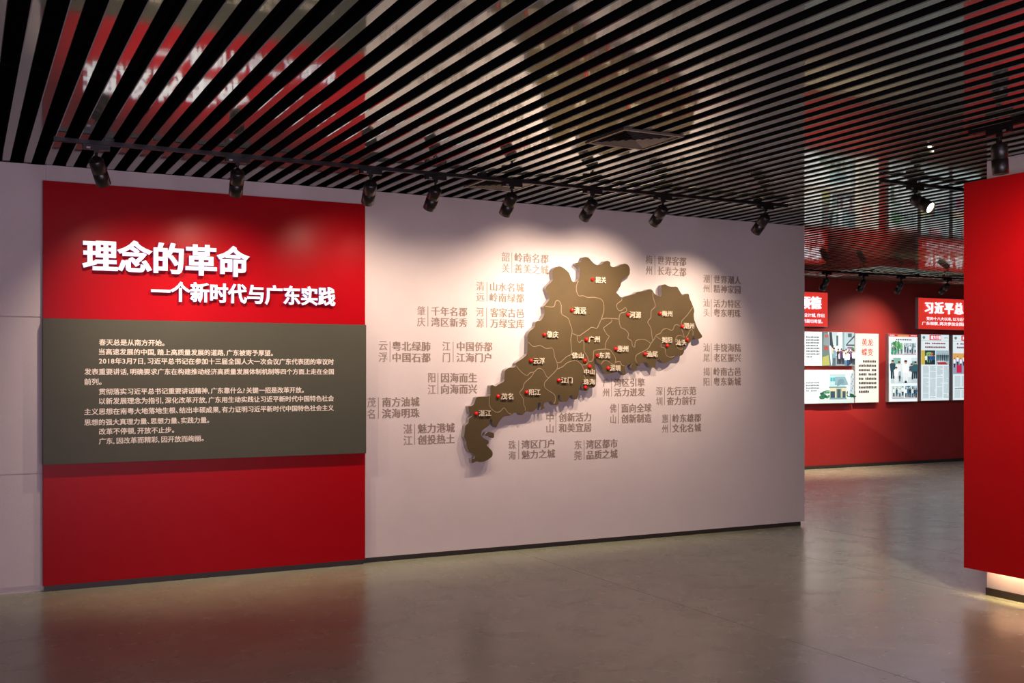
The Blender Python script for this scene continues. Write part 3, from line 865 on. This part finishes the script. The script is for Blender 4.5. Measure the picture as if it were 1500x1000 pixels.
t, X0, X1, Z0, Z1 = lightbox('red_sign', 1345.4, 1476, 435.4, 481.9, 1346, 'wide glowing red sign cut off by the red cladding board', 'sign', 'red signs on the far wall', M['sign_red'])
hg = Z1 - Z0
a = onY(1354.6, 450, FYF)[0]; b = onY(1409, 450, FYF)[0]; cw = (b - a) / 4.0
letters('sign_heading', layout(['习近平总书记'], (0.028, 0.022), track=0.12), a, a + cw * 6.0 + 0.05, Z0 + hg * 0.50, Z0 + hg * 0.88, FYF - 0.02, [M['sign_text']] * 2, t, 0.018)
letters('sign_line', layout(['党的十八大以来,以习近平同志为核心的党中央'], (0.016, 0.010)), onY(1357, 450, FYF)[0], onY(1460, 450, FYF)[0], Z0 + hg * 0.285, Z0 + hg * 0.40, FYF - 0.002, [M['sign_text']] * 2, t, 0.0015)
letters('sign_line', layout(['广东视察,两次参加全国两会广东代表团审议'], (0.016, 0.010)), onY(1350.5, 450, FYF)[0], onY(1460, 450, FYF)[0], Z0 + hg * 0.13, Z0 + hg * 0.25, FYF - 0.002, [M['sign_text']] * 2, t, 0.0015)


class Pic:
    """flat printed picture: coloured patches in 0..1 panel coordinates, y up"""
    def __init__(s, w, h): s.mb = MB(); s.w = w; s.h = h; s.n = 0

    def _p(s, pts, col):
        s.n += 1; y = -0.00012 * s.n
        s.mb.poly([(x * s.w, y, z * s.h) for x, z in pts], 0, hexc(col) if isinstance(col, str) else col)

    def r(s, x0, z0, x1, z1, c): s._p([(x0, z0), (x1, z0), (x1, z1), (x0, z1)], c)

    def p(s, pts, c):
        a = sum(pts[i][0] * pts[(i + 1) % len(pts)][1] - pts[(i + 1) % len(pts)][0] * pts[i][1] for i in range(len(pts)))
        s._p(pts if a > 0 else pts[::-1], c)

    def e(s, cx, cz, rx, rz, c, n=10): s._p([(cx + rx * math.cos(2 * math.pi * k / n), cz + rz * math.sin(2 * math.pi * k / n)) for k in range(n)], c)

    def person(s, x, z, h, top, low='20262e', skin='c9997c', hair='17181c', w=None):
        asp = s.h / s.w; w = (w or 0.26) * h * asp
        s.p([(x - w * .42, z), (x - w * .05, z), (x, z + h * .4), (x + w * .05, z), (x + w * .42, z), (x + w * .45, z + h * .5), (x - w * .45, z + h * .5)], low)
        s.p([(x - w * .5, z + h * .42), (x + w * .5, z + h * .42), (x + w * .62, z + h * .78), (x + w * .2, z + h * .85), (x - w * .2, z + h * .85), (x - w * .62, z + h * .78)], top)
        s.e(x, z + h * .90, w * .27, h * .085, skin); s.p([(x - w * .29, z + h * .91), (x + w * .29, z + h * .91), (x + w * .2, z + h * .99), (x - w * .2, z + h * .99)], hair)

    def marks(s, x0, x1, z0, z1, rows, cols, c, fill=0.72, last=1.0):
        """rows of unreadable small print"""
        rh = (z1 - z0) / rows; cw = (x1 - x0) / cols
        for i in range(rows):
            m = cols if i < rows - 1 else int(cols * last)
            for k in range(m):
                if R.random() < 0.04: continue
                X = x0 + k * cw; Z = z1 - (i + 1) * rh
                s.r(X, Z + rh * .25, X + cw * fill, Z + rh * (.72 + R.uniform(0, .12)), c)

    def leaves(s, x0, z0, x1, z1, n, cols):
        for _ in range(n): s.e(R.uniform(x0, x1), R.uniform(z0, z1), R.uniform(.02, .05), R.uniform(.02, .05), R.choice(cols), 7)


def box_pic(name, px0, px1, pyt, pyb, ref, label, cat, group):
    t, X0, X1, Z0, Z1 = lightbox(name, px0, px1, pyt, pyb, ref, label, cat, group, M['box_side'])
    pc = Pic(X1 - X0 - 0.012, Z1 - Z0 - 0.012)
    pc.org = (X0 + 0.006, FYF - 0.0006, Z0 + 0.006); pc.t = t
    return pc


def done(pc, nm='printed_picture'):
    o = link(nm, pc.mb.mesh(nm, M['print']), pc.t); o.location = Vector(pc.org) - pc.t.location


G1 = 'light boxes on the far wall'
# 1: street visit
pc = box_pic('light_box', 1140, 1250.6, 486.5, 536.2, 1250, 'light box with a crowd walking a narrow village street, upper one', 'light box', G1)
pc.r(0, 0, 1, 1, 'e6efee')
s0 = 1 - (1250.4 - 1200.8) / (1250.6 - 1140) * 0.985
pc.marks(s0 - 0.20, s0 - 0.02, .22, .88, 8, 9, '56606a', last=.6)
pc.marks(0.04, s0 - 0.25, .22, .88, 8, 9, '56606a')
S = lambda x: s0 + (1 - s0) * x
pc.r(S(0), 0, 1, 1, 'cfe2e4')
pc.p([(S(0), 0), (S(.28), 0), (S(.22), .55), (S(.18), 1), (S(0), 1)], '5e7471')
pc.p([(S(0), 0), (S(.24), .02), (S(.20), .32), (S(.02), .25)], '9fa45a')
pc.p([(S(.05), .62), (S(.24), .58), (S(.2), .95), (S(.06), .98)], '7e8f94'); pc.e(S(.13), .52, .03, .06, 'a8433e'); pc.e(S(.14), .88, .03, .05, 'b06058')
pc.p([(S(.24), .62), (S(.34), .5), (S(.42), .9), (S(.33), 1), (S(.22), 1)], '2c3c44')
pc.p([(S(.34), .62), (S(.48), .55), (S(.46), 1), (S(.30), 1)], 'b8cdd0'); pc.r(S(.44), .6, S(.50), .9, '41616a')
pc.p([(S(.52), .45), (S(.62), .5), (S(.62), 1), (S(.52), 1)], 'f2fafa'); pc.r(S(.63), .4, S(.70), 1, '7ba0a6')
pc.p([(S(.70), .5), (S(1), .46), (S(1), 1), (S(.72), 1)], 'a5bfc6'); pc.p([(S(.76), .62), (S(1), .86), (S(1), .92), (S(.76), .66)], '26363f'); pc.r(S(.80), .86, S(.92), .97, '43616e')
pc.r(S(.74), .60, S(1), .64, '27383f'); pc.p([(S(.76), .52), (S(.96), .5), (S(.94), .57), (S(.8), .57)], '8e5b86'); pc.e(S(.95), .5, .02, .06, '46774c')
pc.p([(S(.28), 0), (S(1), 0), (S(1), .3), (S(.4), .3)], '87979a')
for i in range(11):
    pc.person(S(.50 + .047 * i), R.uniform(.0, .08), R.uniform(.36, .48), R.choice(['e9eef2', 'f2f4f6', '3c4a66', '6b3f7c', 'd6dfe8', '2b3036']), R.choice(['191c24', '22303f', '1b2b3a']))
pc.person(S(.36), .0, .55, '6f98a5', '47626e'); pc.p([(S(.26), .55), (S(.31), .5), (S(.34), .36), (S(.31), .36)], 'd8b7a0'); pc.person(S(.80), 0, .44, 'f4f6f8', '2a4a74'); pc.person(S(.72), 0, .4, 'c9dbe8', '5a7f9a')
done(pc)
# 2: house
pc = box_pic('light_box', 1140, 1250.6, 541.5, 590.2, 1250, 'light box with a two storey village house, the lower one', 'light box', G1)
pc.r(0, 0, 1, 1, 'e3edef')
pc.marks(s0 - .20, s0 - .02, .34, .66, 4, 9, '56606a', last=.8); pc.marks(.04, s0 - .25, .2, .8, 6, 9, '56606a')
pc.r(S(-.1), 0, 1, .14, 'c3d3cf')
pc.leaves(S(0), .15, S(.24), .38, 16, ['2e6b4c', '3c7d58', '1f4d3c', '74a58a']); pc.leaves(S(.74), .18, S(.98), .34, 12, ['2e6b4c', '3c7d58', '1f4d3c'])
pc.p([(S(.86), .3), (S(1), .25), (S(1), .98), (S(.9), .9)], 'aebfc6'); [pc.r(S(.90 + .03 * (i % 3)), .35 + .07 * i, S(.92 + .03 * (i % 3)), .40 + .07 * i, '5b7480') for i in range(8)]
pc.r(S(.80), .2, S(.86), .62, 'c5d6da')
pc.r(S(.24), .12, S(.76), .5, 'c9c6a2'); pc.r(S(.24), .5, S(.72), .86, 'a9cdd0'); pc.p([(S(.40), .58), (S(.80), .56), (S(.80), .62), (S(.72), .80), (S(.40), .80)], '7fa3ad')
pc.r(S(.26), .66, S(.40), .78, '4ba1ad'); pc.r(S(.33), .66, S(.335), .78, 'd8ecee'); pc.r(S(.22), .46, S(.76), .50, '6d8a8f'); pc.r(S(.40), .56, S(.80), .58, '476b78'); pc.r(S(.24), .85, S(.74), .87, '8babb2')
pc.r(S(.44), .14, S(.60), .44, '7c9694'); pc.r(S(.47), .14, S(.57), .42, '3d5358'); pc.r(S(.26), .14, S(.40), .36, '2e4c5c'); pc.r(S(.63), .14, S(.73), .36, '39505a'); pc.r(S(.24), .12, S(.76), .16, '6d93a0')
pc.p([(S(.46), .5), (S(.50), .70), (S(.56), .74), (S(.66), .72), (S(.70), .62)], '6a8f9c')
done(pc)
# 3: cream text panel
pc = box_pic('light_box', 1252.4, 1287.4, 488.6, 589.4, 1287, 'cream light box with two rows of red characters and small print', 'light box', G1)
pc.r(0, 0, 1, 1, 'efe9da')
for i in range(8): pc.marks(.14 if i else .32, .90 if i < 7 else .58, .125 + (7 - i) * .063, .125 + (8 - i) * .063, 1, (11 if i else 8) if i < 7 else 6, '3d3a38', .8)
done(pc, 'printed_text')
M['cream_red'] = mat('red_printed_characters', (0.5, 0.03, 0.02), 0.5, emit=(0.6, 0.03, 0.02), es=0.5)
ox, oy, oz = pc.org
letters('heading', layout(['黄龙', '蝶变'], (0.02, 0.0), lead=1.25, track=0.02), ox + pc.w * .27, ox + pc.w * .76, oz + pc.h * .68, oz + pc.h * .93, FYF - 0.0016, [M['cream_red']] * 2, pc.t, 0.0008)
# 4: photo page


def group_shot(pc, x0, z0, x1, z1, bg, n, tops, hh=.6, floor='b9c4c6', seed=0):
    pc.r(x0, z0, x1, z1, bg); pc.r(x0, z0, x1, z0 + (z1 - z0) * .28, floor)
    for k in range(5):
        a = x0 + (x1 - x0) * R.random() * .85; pc.r(a, z0 + (z1 - z0) * .55, a + (x1 - x0) * .12, z1 - (z1 - z0) * .05, R.choice(['8fb0b4', 'c6d9da', '5d7f84', 'dfe9ea']))
    for k in range(26):
        a = x0 + (x1 - x0) * R.uniform(.05, .95); b = z0 + (z1 - z0) * R.uniform(.35, .85)
        pc.e(a, b, (x1 - x0) * R.uniform(.015, .05), (z1 - z0) * R.uniform(.02, .07), R.choice(['8fb0b4', 'c6d9da', '3d5f66', 'dfe9ea', '2a4048', 'b08f80']), 6)
    h = (z1 - z0) * hh
    for k in range(n):
        x = x0 + (x1 - x0) * (k + .5 + R.uniform(-.15, .15)) / n
        pc.person(x, z0 + (z1 - z0) * R.uniform(.04, .2), h * R.uniform(.85, 1.1), R.choice(tops), R.choice(['20303a', '2b4a5e', '1c1f26']))


pc = box_pic('light_box', 1301.8, 1344.2, 488.6, 588.8, 1302, 'light box page with five meeting photographs under a red strip', 'light box', G1)
pc.r(0, 0, 1, 1, 'e9f1f2'); pc.r(0, .965, 1, 1, 'cf2a2e'); pc.r(.30, .962, .70, .99, 'd99c63'); pc.marks(.03, .2, .97, .995, 1, 4, 'f7dede'); pc.marks(.76, .98, .97, .995, 1, 6, 'f7dede')
pc.marks(.18, .80, .90, .94, 1, 10, '3b4650')
DK = ['1f3342', 'e8eef0', '2d5468', 'd3dde0', '27303a', '35607a']
group_shot(pc, .06, .70, .47, .875, '8fb58a', 4, DK); pc.leaves(.08, .80, .44, .87, 8, ['3f8a56', '75b072', '2c6b43']); pc.leaves(.08, .72, .24, .75, 4, ['2f9a72'])
group_shot(pc, .49, .70, .93, .875, 'b4c4cc', 5, DK); pc.r(.06, .695, .93, .701, 'b23a48')
pc.r(.03, .27, .97, .655, 'cfe0e2'); pc.r(.03, .27, .97, .37, 'bfced1'); pc.r(.12, .56, .38, .65, '86b3a8'); pc.r(.78, .42, .95, .60, '6fa0a0'); pc.r(.40, .56, .76, .655, 'e6f0f1')
for x, z, h, c, l in ((.10, .34, .28, '2d4a55', '243a45'), (.90, .34, .26, '35606a', '263c45'), (.32, .34, .26, 'dfe6e6', '9fb0b4'), (.76, .33, .24, '3b5b66', '1f3038'), (.22, .28, .24, 'eef3f2', 'dde6e6'), (.55, .29, .33, 'f4f7f6', 'e3ebea'), (.70, .28, .2, 'e9efee', 'cfdada')):
    pc.person(x, z, h, c, l, w=.34)
pc.person(.34, .30, .10, '1f3540', '1f3540'); pc.p([(.50, .275), (.60, .275), (.58, .31), (.52, .31)], '1d2a33')
group_shot(pc, .06, .05, .49, .235, 'b5cfc4', 4, DK, .75); group_shot(pc, .51, .05, .94, .235, 'a8c4d0', 6, DK, .72); pc.p([(.53, .235), (.72, .235), (.64, .218), (.56, .225)], '27506a')
pc.r(.06, .045, .94, .05, 'b23a48')
done(pc)
# 5 and 6: newspaper pages


def newspaper(px0, px1, label, blocks):
    pc = box_pic('light_box', px0, px1, 489, 587.2, 1349, label, 'light box', G1)
    pc.r(0, 0, 1, 1, 'dde8ea'); pc.r(.30, .915, .72, .995, 'c0223a'); pc.r(0, .905, 1, .909, '97a6aa')
    pc.e(.10, .955, .05, .02, '6b7d84'); pc.r(.08, .93, .12, .975, '6b7d84'); pc.marks(.84, .96, .94, .965, 1, 4, '7d8c92')
    pc.marks(.14, .88, .845, .885, 1, 12, '7a4c58', .85); pc.marks(.14, .88, .785, .83, 1, 12, '7a4c58', .85)
    blocks(pc)
    done(pc, 'printed_page')
    ox, oy, oz = pc.org
    letters('masthead', layout(['南方日报'], (0.02, 0.015)), ox + pc.w * .33, ox + pc.w * .70, oz + pc.h * .925, oz + pc.h * .985, FYF - 0.012, [M['sign_text']] * 2, pc.t, 0.001)


def page_a(pc):
    pc.r(0, .545, .13, .76, 'c9b04a'); pc.r(.13, .545, .50, .76, '2e4a44'); pc.e(.28, .66, .13, .09, '7db36a'); pc.e(.38, .70, .04, .03, 'd2693a')
    pc.r(.13, .735, .50, .76, '2a3c50')
    for x, c in ((.17, 'e6ecec'), (.26, '31425a'), (.33, '2c5c9c'), (.40, '2c4c84'), (.46, '32516b')): pc.person(x, .55, .15, c, '1e2a3a')
    pc.r(.52, .545, 1, .76, '9fb9bf'); pc.p([(.56, .58), (.86, .585), (.96, .545), (.60, .545)], 'a8333a'); pc.p([(.56, .59), (.86, .595), (.80, .615), (.60, .61)], 'e6dcd8')
    for k in range(7): pc.person(.56 + .065 * k, .60, .11, R.choice(['24404e', 'dfe7ea', '37505c']), '20323c')
    for k in range(4):
        x = .04 + .24 * k
        for i in range(46):
            if R.random() < .05: continue
            z = .035 + i * .0107
            pc.r(x, z, x + .21 * (R.uniform(.55, 1) if R.random() < .12 else 1), z + .0058, '9db0b6')


def page_b(pc):
    pc.r(0, .40, 1, .72, '8f9ab0'); pc.r(0, .63, 1, .72, 'd9a35c')
    for k in range(9): pc.person(.05 + .11 * k, .50 + .03 * (k % 2), .15, R.choice(['2c3a56', 'e9e6ee', '5b3f6c', 'f2f0f4']), '2b2540')
    pc.r(.12, .42, .30, .54, 'c6264e'); pc.r(.45, .42, .6, .52, '5a4a7c'); pc.r(.7, .42, .84, .53, 'b03a56')
    for k in range(4):
        x = .04 + .24 * k
        for i in range(32):
            if i in (12, 13, 14, 15): continue
            z = .035 + i * .0107
            pc.r(x, z, x + .21, z + .0058, '9db0b6')
    pc.marks(.04, .96, .165, .195, 1, 22, '445058')


newspaper(1348.8, 1390.2, 'whole newspaper page light box, its photos above grey columns', page_a)
newspaper(1395.4, 1437, 'newspaper page light box cut off by the red cladding board', page_b)
